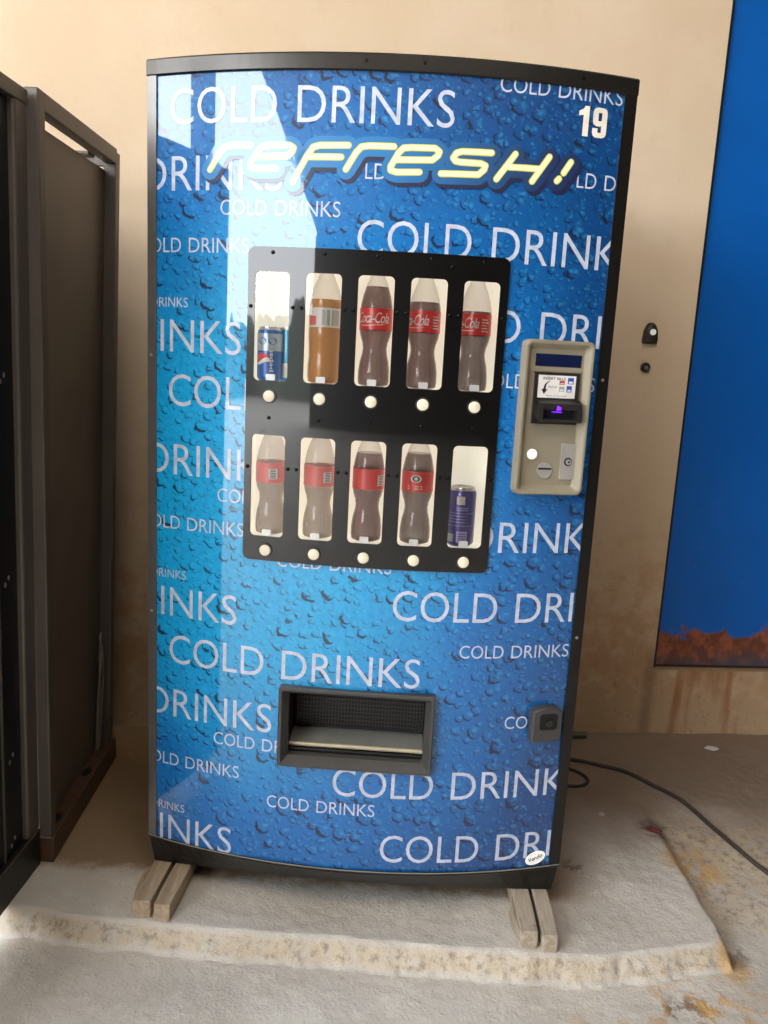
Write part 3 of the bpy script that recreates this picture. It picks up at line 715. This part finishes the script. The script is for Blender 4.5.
def bottle(x, zb, label, prof=COLA, liquid=('cola', .17), film='red', lab=(.106, .146), body='bottle', writing=None, ang=0., seg=32, name='soda_bottle', extra=None, dx=0., group='soft drink bottles in the display windows'):
    lab = (lab[0]*BS, lab[1]*BS); liquid = liquid and (liquid[0], liquid[1]*BS)
    rmax = max(r for r, z in prof); c = (x+dx, ycen(x, rmax), zb)
    root = empty(name, c); tag(root, label, 'bottle', group)
    mb = MB(); mb.lathe(prof+[(0, .216*BS)], c, seg); mb.build('bottle_body', body, root, smooth=50)
    if liquid:
        mb = MB(); mb.lathe([(r, z+(.0008 if z == 0 else 0)) for r, z in cut(prof, liquid[1], .0012)], c, seg); mb.build('liquid', liquid[0], root, smooth=50)
    mb = MB(); mb.lathe([(0, .210*BS), (.0142, .210*BS), (.0142, .228*BS), (.012, .230*BS), (0, .230*BS)], c, 24); mb.build('screw_cap', 'cap', root, smooth=40)
    rl = max(r for r, z in prof if lab[0]-.001 <= z <= lab[1]+.001)+.0006
    mb = MB(); mb.loft([[(c[0]+rl*math.cos(2*PI*i/seg), c[1]+rl*math.sin(2*PI*i/seg), zb+z) for i in range(seg)] for z in lab], caps=False)
    lb = mb.build('film_label', film, root, smooth=60)
    cyl = lambda e0: (lambda u, v_, e: (c[0]+(rl+e0)*math.sin(u), c[1]-(rl+e0)*math.cos(u), zb+v_))
    if writing == 'script':
        mb = MB(); bm = fit(text_bm('Coca-Cola', shear=.35, offset=.006, space=.9), ang-1.05, ang+1.05, lab[0]+.013, lab[1]-.008)
        bisect(bm, 0, [ang-1+.2*k for k in range(11)]); dump(mb, bm, cyl(.0005))
        n = 14
        for k in range(n):
            a, b = ang-.75+1.5*k/n, ang-.75+1.5*(k+1)/n
            w = lambda t: lab[0]+.0085+.0012*math.sin(3*t)
            mb.add([cyl(.0005)(a, w(a), 0), cyl(.0005)(b, w(b), 0), cyl(.0005)(b, w(b)+.0014, 0), cyl(.0005)(a, w(a)+.0014, 0)], [(0, 1, 2, 3)])
        mb.build('label_lettering', 'labelwhite', lb)
        if extra:
            mb = MB()
            for k in range(5):
                a, b, z = extra, extra+.5-.08*(k % 3), lab[0]+.007+.0055*k
                mb.add([cyl(.0005)(a, z, 0), cyl(.0005)((a+b)/2, z, 0), cyl(.0005)(b, z, 0), cyl(.0005)(b, z+.0022, 0), cyl(.0005)((a+b)/2, z+.0022, 0), cyl(.0005)(a, z+.0022, 0)], [(0, 1, 2, 3, 4, 5)])
            mb.build('label_print', 'labelwhite', lb)
    elif writing == 'barcode':
        mb = MB(); a0, a1 = ang-.28, ang+.28
        mb.add([cyl(.0005)(a, z, 0) for z, seq in ((lab[0]+.008, (a0, ang, a1)), (lab[1]-.012, (a1, ang, a0))) for a in seq], [(0, 1, 2, 3, 4, 5)]); mb.m = 1
        for k in range(6):
            z = lab[0]+.010+.0033*k
            mb.add([cyl(.0008)(a, zz, 0) for zz, seq in ((z, (a0+.1, ang, a1-.1)), (z+.0015, (a1-.1, ang, a0+.1))) for a in seq], [(0, 1, 2, 3, 4, 5)])
        mb.build('barcode', ['labelwhite', 'ink'], lb)
    elif writing == 'badge':
        mb = MB(); q = [(ang+.34*math.cos(2*PI*k/18), lab[1]-.014+.0075*math.sin(2*PI*k/18)) for k in range(18)]
        mb.add([cyl(.0005)(a, z, 0) for a, z in q], [tuple(range(18))]); mb.m = 1
        mb.add([cyl(.0008)(ang+(a-ang)*.7, lab[1]-.014+(z-lab[1]+.014)*.7, 0) for a, z in q], [tuple(range(18))]); mb.m = 0
        mb.add([cyl(.001)(ang+(a-ang)*.35, lab[1]-.014+(z-lab[1]+.014)*.45, 0) for a, z in q], [tuple(range(18))])
        for z in (lab[0]+.006, lab[0]+.011):
            mb.add([cyl(.0005)(a, zz, 0) for zz, seq in ((z, (ang-.5, ang, ang+.4)), (z+.002, (ang+.4, ang, ang-.5))) for a in seq], [(0, 1, 2, 3, 4, 5)])
        mb.build('label_badge', ['labelwhite', 'ink'], lb)
    elif writing == 'bars':
        mb = MB()
        for a, w, m in ((-.75, .28, 0), (.0, .10, 1), (.22, .03, 2), (.32, .05, 2), (.55, .03, 2), (.75, .25, 3)):
            mb.m = m; n = 4
            for k in range(n):
                p, q = a-w+2*w*k/n, a-w+2*w*(k+1)/n
                mb.add([cyl(.0005)(p, lab[0]+.004, 0), cyl(.0005)(q, lab[0]+.004, 0), cyl(.0005)(q, lab[1]-.004-(.012 if m == 0 else 0), 0), cyl(.0005)(p, lab[1]-.004-(.012 if m == 0 else 0), 0)], [(0, 1, 2, 3)])
        mb.build('label_print', ['redpale', 'labelgrey', 'inkgreen', 'labelgrey'], lb)
    return root
Z1, Z2 = ROW[0][0]-.0015, ROW[1][0]-.0015
bottle(SX[1], Z1, 'bottle of amber orange drink with pale label in the upper row of windows', FANTA, ('amber', .158), 'labelwhite', (.106, .142), 'bottle', 'bars', name='soda_bottle')
bottle(SX[2], Z1, 'red label cola bottle with full white script, middle window of the upper row', liquid=('cola', .186), writing='script', ang=-.15)
bottle(SX[3], Z1, 'red label cola bottle with clear neck, upper row, left of the rightmost window', liquid=('cola', .162), writing='script', ang=-.75, extra=.55, dx=-.006)
bottle(SX[4], Z1, 'red label cola bottle in the rightmost window of the upper row', liquid=('colagrey', .150), writing='script', ang=-.85, extra=.35, dx=-.006)
bottle(SX[0], Z2, 'cola bottle with red label under painted-in reflection haze in the leftmost window of the lower row', liquid=('colapale', .12), film='redpale', body='bottlepale', writing='barcode', ang=.25)
bottle(SX[1], Z2, 'clear bottle with red label paled by painted-in reflection below the amber drink bottle', liquid=('colapale', .10), film='redpale', body='bottlepale', writing='barcode', ang=.65)
bottle(SX[2], Z2, 'dark cola bottle with plain red label, middle window of the lower row', liquid=('cola', .176), writing='barcode', ang=.95)
bottle(SX[3], Z2, 'dark grey brown cola bottle with round black badge on its red label', liquid=('colagrey', .180), writing='badge', ang=-.1)
def can(x, zb, r, h, label, kind, dx=0., dy=0.):
    c = (x+dx, ycen(x, .031)-.031+r+dy, zb); root = empty('drink_can', c); tag(root, label, 'can', 'drink cans in the display windows')
    S = 32
    ring = lambda z, rr: [(c[0]+rr*math.cos(2*PI*i/S), c[1]+rr*math.sin(2*PI*i/S), zb+z) for i in range(S)]
    mb = MB(); mb.loft([ring(0, r*.78), ring(.006, r*.97), ring(.010, r), ring(h-.012, r), ring(h-.006, r*.93)], caps=True)
    body = mb.build('can_body', {'blue': 'canblue', 'cyan': 'cancyan', 'purple': 'canpurple'}[kind], root, smooth=50)
    mb = MB(); mb.loft([ring(h-.006, r*.93), ring(h-.002, r*.86), ring(h, r*.86), ring(h, r*.82), ring(h-.003, r*.78)]); mb.box(c[0]-.004, c[0]+.004, c[1]-.010, c[1]+.006, zb+h-.003, zb+h-.001)
    mb.build('can_lid', 'alu', root, smooth=30)
    cyl = lambda e0: (lambda u, v_, e=0: (c[0]+(r+e0)*math.sin(u), c[1]-(r+e0)*math.cos(u), zb+v_))
    def patch(mb, a0, a1, z0, z1, e0=.0005, n=8):
        for k in range(n):
            p, q = a0+(a1-a0)*k/n, a0+(a1-a0)*(k+1)/n
            mb.add([cyl(e0)(p, z0), cyl(e0)(q, z0), cyl(e0)(q, z1), cyl(e0)(p, z1)], [(0, 1, 2, 3)])
    mb = MB()
    if kind == 'blue':
        mb.m = 0; patch(mb, -1.6, 1.6, h*.56, h-.013, n=20)
        gz, ga, R_ = h*.37, -.42, .0155                                      # round red, white and blue emblem
        def lune(lo, hi, m):
            mb.m = m; N = 16
            for k in range(N):
                s0, s1 = -1+2*k/N, -1+2*(k+1)/N
                f = lambda s, t: max(-math.sqrt(max(0, 1-s*s)), min(math.sqrt(max(0, 1-s*s)), t(s)))
                mb.add([cyl(.001)(ga+s*R_/r, gz+R_*f(s, t)) for s, t in ((s0, lo), (s1, lo), (s1, hi), (s0, hi))], [(0, 1, 2, 3)])
        lune(lambda s: -2, lambda s: -.28+.22*math.sin(2.4*s), 1); lune(lambda s: -.28+.22*math.sin(2.4*s), lambda s: .12+.34*math.sin(2*s+.3), 2); lune(lambda s: .12+.34*math.sin(2*s+.3), lambda s: 2, 3)
        mb.m = 2; bm = fit(text_bm('pepsi', offset=.01), -.02, .02, -.005, .005)
        for v in bm.verts: v.co = (.30-v.co.y/r, gz+v.co.x, 0)
        dump(mb, bm, cyl(.0008))
        mb.m = 1
        for a in (-.45, .38):                                                # two round marks on the silver half
            mb.add([cyl(.0008)(a+.34*math.cos(2*PI*k/16), h*.74+.007*math.sin(2*PI*k/16)) for k in range(16)], [tuple(range(16))])
        mb.build('can_print', ['silverprint', 'canblue', 'labelwhite', 'red'], body)
    elif kind == 'cyan':
        patch(mb, -1.2, 1.2, .008, h*.34, n=12); mb.build('can_print', ['labelwhite'], body)
    else:
        mb.m = 0; patch(mb, -.42, .16, h*.72, h*.86, n=4); mb.m = 1
        for z in (h*.62, h*.655): patch(mb, -.42, .42, z, z+.0022)
        for z in (h*.36, h*.57): patch(mb, -1.3, .9, z, z+.0010, n=14)
        for z in (h*.42, h*.47, h*.52): patch(mb, -1.0, .3, z, z+.0012, n=10)
        patch(mb, -.30, .45, h*.08, h*.27, n=5); mb.m = 2
        for k in range(4): patch(mb, -.2, .35, h*(.10+.04*k), h*(.115+.04*k), .0008, 4)
        mb.m = 3; patch(mb, -1.5, -.5, .010, h*.22, n=8)
        mb.build('can_print', ['labelwhite', 'lilac', 'canpurple', 'silverprint'], body)
can(SX[0], Z1, .0250, .106, 'silver and blue can with round red white and blue emblem, upper left window', 'blue', dx=-.009)
can(SX[0], Z1, .0200, .108, 'pale cyan can half hidden behind the blue emblem can in the upper left window', 'cyan', dx=.026, dy=.024)
can(SX[4], Z2, .0290, .122, 'violet drink can in the lower right window', 'purple', dx=-.007)

# ================================================================ TIMBER UNDER THE MACHINE
def beam(pts_front, pts_back, z0, z1, label, mat, sliver=None):
    # pts: (x left, x right, y)
    mb = MB(); N = 14; rings = []
    for k in range(N+1):
        t = k/N; y = pts_front[2]+(pts_back[2]-pts_front[2])*t
        a = pts_front[0]+(pts_back[0]-pts_front[0])*t; b = pts_front[1]+(pts_back[1]-pts_front[1])*t
        j = lambda s: .0018*noise.noise((y*9, s, a*13))
        e = .0015 if k == 0 else .0
        zt = z1-.002
        rings.append([(a+j(1)+e, y, z0), (b+j(2)-e, y, z0), (b+j(3)-e*.3, y, z0+(zt-z0)*.5), (b+j(4)-e, y, zt), ((a+b)/2, y, zt+j(5)*.5), (a+j(6)+e, y, zt), (a+j(7)+e*.3, y, z0+(zt-z0)*.5)])
    mb.loft(rings)
    o = mb.build('wooden_beam', mat, bevel=.002)
    tag(o, label, 'wooden beam', 'wooden beams under the vending machine')
    if sliver:
        mb = MB(); sx, dirn = sliver
        mb.loft([[(sx, y, z0+.006), (sx+dirn*w, y, z0+.004), (sx+dirn*w*.8, y, z1-h), (sx, y, z1-h-.002)] for y, w, h in ((pts_front[2]+.012, .002, .010), (pts_front[2]+.05, .009, .004), (pts_front[2]+.10, .010, .003), (pts_front[2]+.13, .003, .008))])
        L_ = o.location.copy(); mbv = mb.build('split_sliver', mat, o)
    return o
SB, ST = -ZS, -.0665
beam((-.462, -.421, -.140), (-.440, -.405, .62), SB, ST, 'outer left pine beam with a split sliver, end grain showing, under machine', 'wood', (-.462, -1))
beam((-.414, -.376, -.147), (-.386, -.352, .62), SB, ST, 'inner left pine beam end, second from the left under the machine', 'wood')
beam((.372, .411, -.143), (.352, .392, .62), SB, ST, 'inner right grey beam with a split side, third from the left under machine', 'wood2', (.372, -1))
beam((.418, .452, -.150), (.402, .438, .62), SB, ST, 'outer right grey beam, rightmost of the four under the machine', 'wood2')

# ================================================================ BLACK STEEL CABINET ON THE LEFT
cb = empty('steel_cabinet', (-.74, .2, -ZS)); tag(cb, 'dark brown steel frame cabinet with black side leaf, left of the vending machine', 'cabinet')
cA = math.radians(2.0); O = (-.703, .03)
def shear(z, v=.1): return -(.014+.05*v)*(1.6-z)/1.7
def K(u, v, z): return (O[0]-u*math.cos(cA)-v*math.sin(cA)+shear(z, v), O[1]+v*math.cos(cA), z)   # u to the left, v away
def kbox(u0, u1, v0, v1, z0, z1, mat, name, **k):
    mb = MB(T=K); mb.box(u0, u1, v0, v1, z0, z1); return mb.build(name, mat, cb, **k)
kbox(0, .030, 0, .034, -.05, 1.600, 'steel', 'corner_post', bevel=.003)
kbox(0, .034, .462, .494, -.05, 1.592, 'steel', 'corner_post', bevel=.003)
kbox(0, .030, .03, .47, 1.562, 1.600, 'steel', 'top_rail', bevel=.003)
kbox(.03, .60, 0, .03, 1.562, 1.600, 'steel', 'top_rail', bevel=.003)
kbox(.028, .60, .340, .385, 1.556, 1.562, 'steel', 'cross_brace')
kbox(.030, .60, .475, .494, 1.56, 1.592, 'steel', 'top_rail')
kbox(.05, .9, .04, .47, -.06, 1.48, 'darksteel', 'cabinet_shell')  # unseen cabinet body, added to keep light out of the gap
sp = kbox(.030, .033,   .02, .48, -.06, 1.545, 'sheet', 'side_sheet')
mb = MB(T=K); mb.tube([(.022, .045, 1.548), (.034, .045, 1.548)], .007); mb.build('sheet_bolt', 'bolt', sp)
ch = kbox(-.008, .052, -.008, .505, -.1095, -.046, 'rusty', 'bottom_channel', bevel=.003)
for vv in (.075, .30):
    mb = MB(T=K); mb.loft([[(.014+.011*math.cos(2*PI*i/16), vv+.024*math.sin(2*PI*i/16), z) for i in range(16)] for z in (-.0465, -.0452)]); mb.build('bolt_hole', 'void', ch)
mb = MB(T=K); mb.tube(spline_pts([(.026, .455, .30), (.020, .43, .24), (.018, .425, .14), (.022, .43, .02), (.020, .42, -.04)]), .004)
mb.tube(spline_pts([(.030, .445, .29), (.016, .44, .25), (.012, .435, .17), (.018, .44, .05), (.024, .45, -.045)]), .0035)
mb.tube(spline_pts([(.028, .44, .22), (.012, .42, .27), (.010, .40, .20), (.016, .40, .10), (.022, .41, -.04)]), .003)
wl = mb.build('loose_wire', 'wire', cb, smooth=60); wl['label'] = 'grey loose wires hanging by the rear post'
# the black leaf that comes forward from the front post
def LT(x, y, z): return (x+shear(z), y, z)
def leaf(u0, u1, v0, v1, z0, z1, mat, name, par, **k):
    mb = MB(T=LT); mb.box(-.700-u1, -.700-u0, v0, v1, z0, z1); return mb.build(name, mat, par, **k)
lf = leaf(.034, .040, -.62, .02, -.10, 1.56, 'darksteel', 'side_leaf', cb); lf['label'] = 'near black flat steel leaf at the left edge'
leaf(.020, .040, -.034, .020, -.02, 1.585, 'steel', 'leaf_stile', lf, bevel=.006)
leaf(.018, .040, -.62, .020, 1.560, 1.590, 'steel', 'leaf_rail', lf, bevel=.003)
leaf(.0300, .0335, -.118, -.112, -.02, 1.56, 'steel', 'seam_strip', lf)
leaf(.018, .032, -.62, .016, -.109, -.020, 'darksteel', 'leaf_kick', lf)
mb = MB(T=LT); mb.box(-.7205, -.7175, -.62, .016, -.022, -.018); mb.build('rusty_edge', 'rusty', lf)
for z in (1.02, .60, .20, -.05+.05):
    for k, v in enumerate((-.084, -.070)):
        mb = MB(T=LT); zz = z+(.012 if k else 0); mb.loft([[(-.734+d, v+.0032*math.cos(2*PI*i/10), zz+.0055*math.sin(2*PI*i/10)) for i in range(10)] for d in (0, .0012)]); mb.build('leaf_rivet', 'alu', lf)

# ================================================================ SMALL THINGS
def fz(x, y): return -ZS+hgt(x, y)
mb = MB()
path = spline_pts([(.50, .70, 0), (.642, .706, 0), (.715, .690, 0), (.785, .662, 0), (.85, .595, 0), (.915, .515, 0), (.975, .38, 0), (1.05, .226, 0), (1.20, .02, 0), (1.40, -.2, 0)], 10)
mb.tube([(p.x, p.y, fz(p.x, p.y)+.0055) for p in path], .0058)
tag(mb.build('power_cable', 'rubber', smooth=60), 'long black cable crossing the concrete floor to the right of the machine', 'cable')
mb = MB()
path = spline_pts([(.50, .66, 0), (.60, .655, 0), (.650, .63, 0), (.668, .59, 0), (.64, .555, 0), (.58, .55, 0), (.50, .57, 0)], 10)
mb.tube([(p.x, p.y, fz(p.x, p.y)+.0050) for p in path], .0045)
tag(mb.build('power_cable', 'rubber', smooth=60), 'short loop of black cable lying close beside the machine', 'cable')
mb = MB(); path = [(.50+.02*k, .855+.0025*k, -ZS+.012) for k in range(12)]; mb.tube(path, .011)
tag(mb.build('pipe', M('olive_pipe', (92, 92, 66), .6), smooth=60), 'short olive pipe lying at the foot of the wall behind the machine', 'pipe')
# wall fittings
def wpt(x, y, z, d): pass
u1, z1_ = .806, 1.228
mb = MB()
tear = [(-.022, -.031), (.022, -.031), (.024, -.020), (.021, .010), (.014, .026), (.006, .033), (-.006, .033), (-.014, .026), (-.021, .010), (-.024, -.020)]
mb.loft([[Wf(u1+a*k, z1_+b*k, d) for a, b in tear] for k, d in ((1, .0005), (1, .010), (.82, .020), (.5, .024))])
wr = mb.build('wall_bracket', 'plastic', smooth=30); tag(wr, 'black teardrop bracket with white screw head on the cream wall', 'bracket')
mb = MB(); mb.loft([[Wf(u1+.0095*k*math.cos(2*PI*i/14), z1_+.004+.0095*k*math.sin(2*PI*i/14), d) for i in range(14)] for k, d in ((1, .022), (1, .0265), (.6, .028))]); mb.build('screw_head', 'white', wr)
u2, z2_ = .802, 1.124
mb = MB(); mb.loft([[Wf(u2+.0155*k*math.cos(2*PI*i/18), z2_+.0155*k*math.sin(2*PI*i/18), d) for i in range(18)] for k, d in ((1, .0005), (1, .008), (.75, .013), (.45, .010))])
wc = mb.build('wall_plug', 'plastic', smooth=30); tag(wc, 'small round black wall plug below the teardrop bracket', 'wall plug')
mb = MB(); mb.loft([[Wf(u2+.005*math.cos(2*PI*i/12), z2_+.005*math.sin(2*PI*i/12), d) for i in range(12)] for d in (.008, .0125)]); mb.build('screw_head', 'flap', wc)
# litter
def scrap(x, y, pts, mat, label, nm='paper_scrap'):
    mb = MB(); n = len(pts); zb = fz(x, y)+.002
    top = [(x+a, y+b, zb+.002+.006*abs(math.sin(3*k))) for k, (a, b) in enumerate(pts)]
    mb.add([(x, y, zb+.009)]+top+[(x+a*.9, y+b*.9, zb) for a, b in pts], [(0, 1+k, 1+(k+1) % n) for k in range(n)]+[(1+k, 1+n+k, 1+n+(k+1) % n, 1+(k+1) % n) for k in range(n)]+[tuple(range(1+n, 1+2*n))])
    tag(mb.build(nm, mat), label, 'litter')
scrap(1.13, .86, [(-.024, 0), (-.005, .018), (.020, .012), (.024, -.004), (.004, -.016), (-.012, -.012)], 'paper', 'white crumpled paper scrap on the floor below the blue door')
scrap(.665, .40, [(-.010, 0), (0, .010), (.011, .004), (.006, -.009), (-.006, -.010)], 'labelgrey', 'tiny grey paper crumb on the slab right of the machine')
scrap(.792, .345, [(-.022, .010), (.0, .016), (.026, .0), (.020, -.012), (-.010, -.008)], 'scrapred', 'dark red wrapper scrap at the right edge of the slab', 'wrapper_scrap')

# ================================================================ LIGHT, CAMERA
wd = bpy.data.worlds.new('sky'); bpy.context.scene.world = wd; wd.use_nodes = True
nt = wd.node_tree; bg = nt.nodes['Background']
tc_ = nt.nodes.new('ShaderNodeTexCoord'); sep = nt.nodes.new('ShaderNodeSeparateXYZ'); nt.links.new(tc_.outputs['Generated'], sep.inputs[0])
rp = nt.nodes.new('ShaderNodeValToRGB'); nt.links.new(sep.outputs[2], rp.inputs[0])
rp.color_ramp.elements[0].position = .0; rp.color_ramp.elements[0].color = (.95, .97, 1, 1)
rp.color_ramp.elements[1].position = .6; rp.color_ramp.elements[1].color = (.80, .90, 1, 1)
nt.links.new(rp.outputs[0], bg.inputs[0]); bg.inputs[1].default_value = 12.0

def area(name, loc, target, size, power, col):
    l = bpy.data.lights.new(name, 'AREA'); l.shape = 'RECTANGLE'; l.size, l.size_y = size; l.energy = power; l.color = col
    o = bpy.data.objects.new(name, l); C.objects.link(o); o.location = loc
    o.rotation_euler = (Vector(target)-Vector(loc)).to_track_quat('-Z', 'Y').to_euler(); return o
area('overhead_fill', (-.2, -1.3, 3.25), (-.2, .2, 0), (2.6, 1.8), 70, (1, .93, .84))  # unseen overhead light added to brighten the upper wall and front floor
sl = bpy.data.lights.new('sun', 'SUN'); sl.energy = 1.8; sl.angle = .01; sl.color = (1, .95, .86)
so = bpy.data.objects.new('sun', sl); C.objects.link(so); so.location = (0, 0, 8); so.rotation_euler = Vector((-.35, -.15, -.9)).to_track_quat('-Z', 'Y').to_euler()

cam = bpy.data.cameras.new('camera'); co = bpy.data.objects.new('camera', cam); C.objects.link(co)
yaw, pit, rol = -.03442656, .18374076, .05272632
fw = Vector((math.sin(yaw)*math.cos(pit), math.cos(yaw)*math.cos(pit), -math.sin(pit))); rt = Vector((math.cos(yaw), -math.sin(yaw), 0)); up = rt.cross(fw)
r2 = math.cos(rol)*rt+math.sin(rol)*up; u2_ = -math.sin(rol)*rt+math.cos(rol)*up
mw = Matrix((r2, u2_, -fw)).transposed().to_4x4(); mw.translation = Vector((.08886744, -1.65811461, 1.09487792+ZS)); co.matrix_world = mw
cam.sensor_fit = 'VERTICAL'; cam.sensor_height = 36; cam.lens = 800/1024*36; cam.clip_start = .02
sc = bpy.context.scene; sc.camera = co
sc.view_settings.view_transform = 'Standard'; sc.view_settings.exposure = 0.
sc.cycles.max_bounces = 8; sc.cycles.transparent_max_bounces = 24; sc.cycles.caustics_reflective = False; sc.cycles.caustics_refractive = False
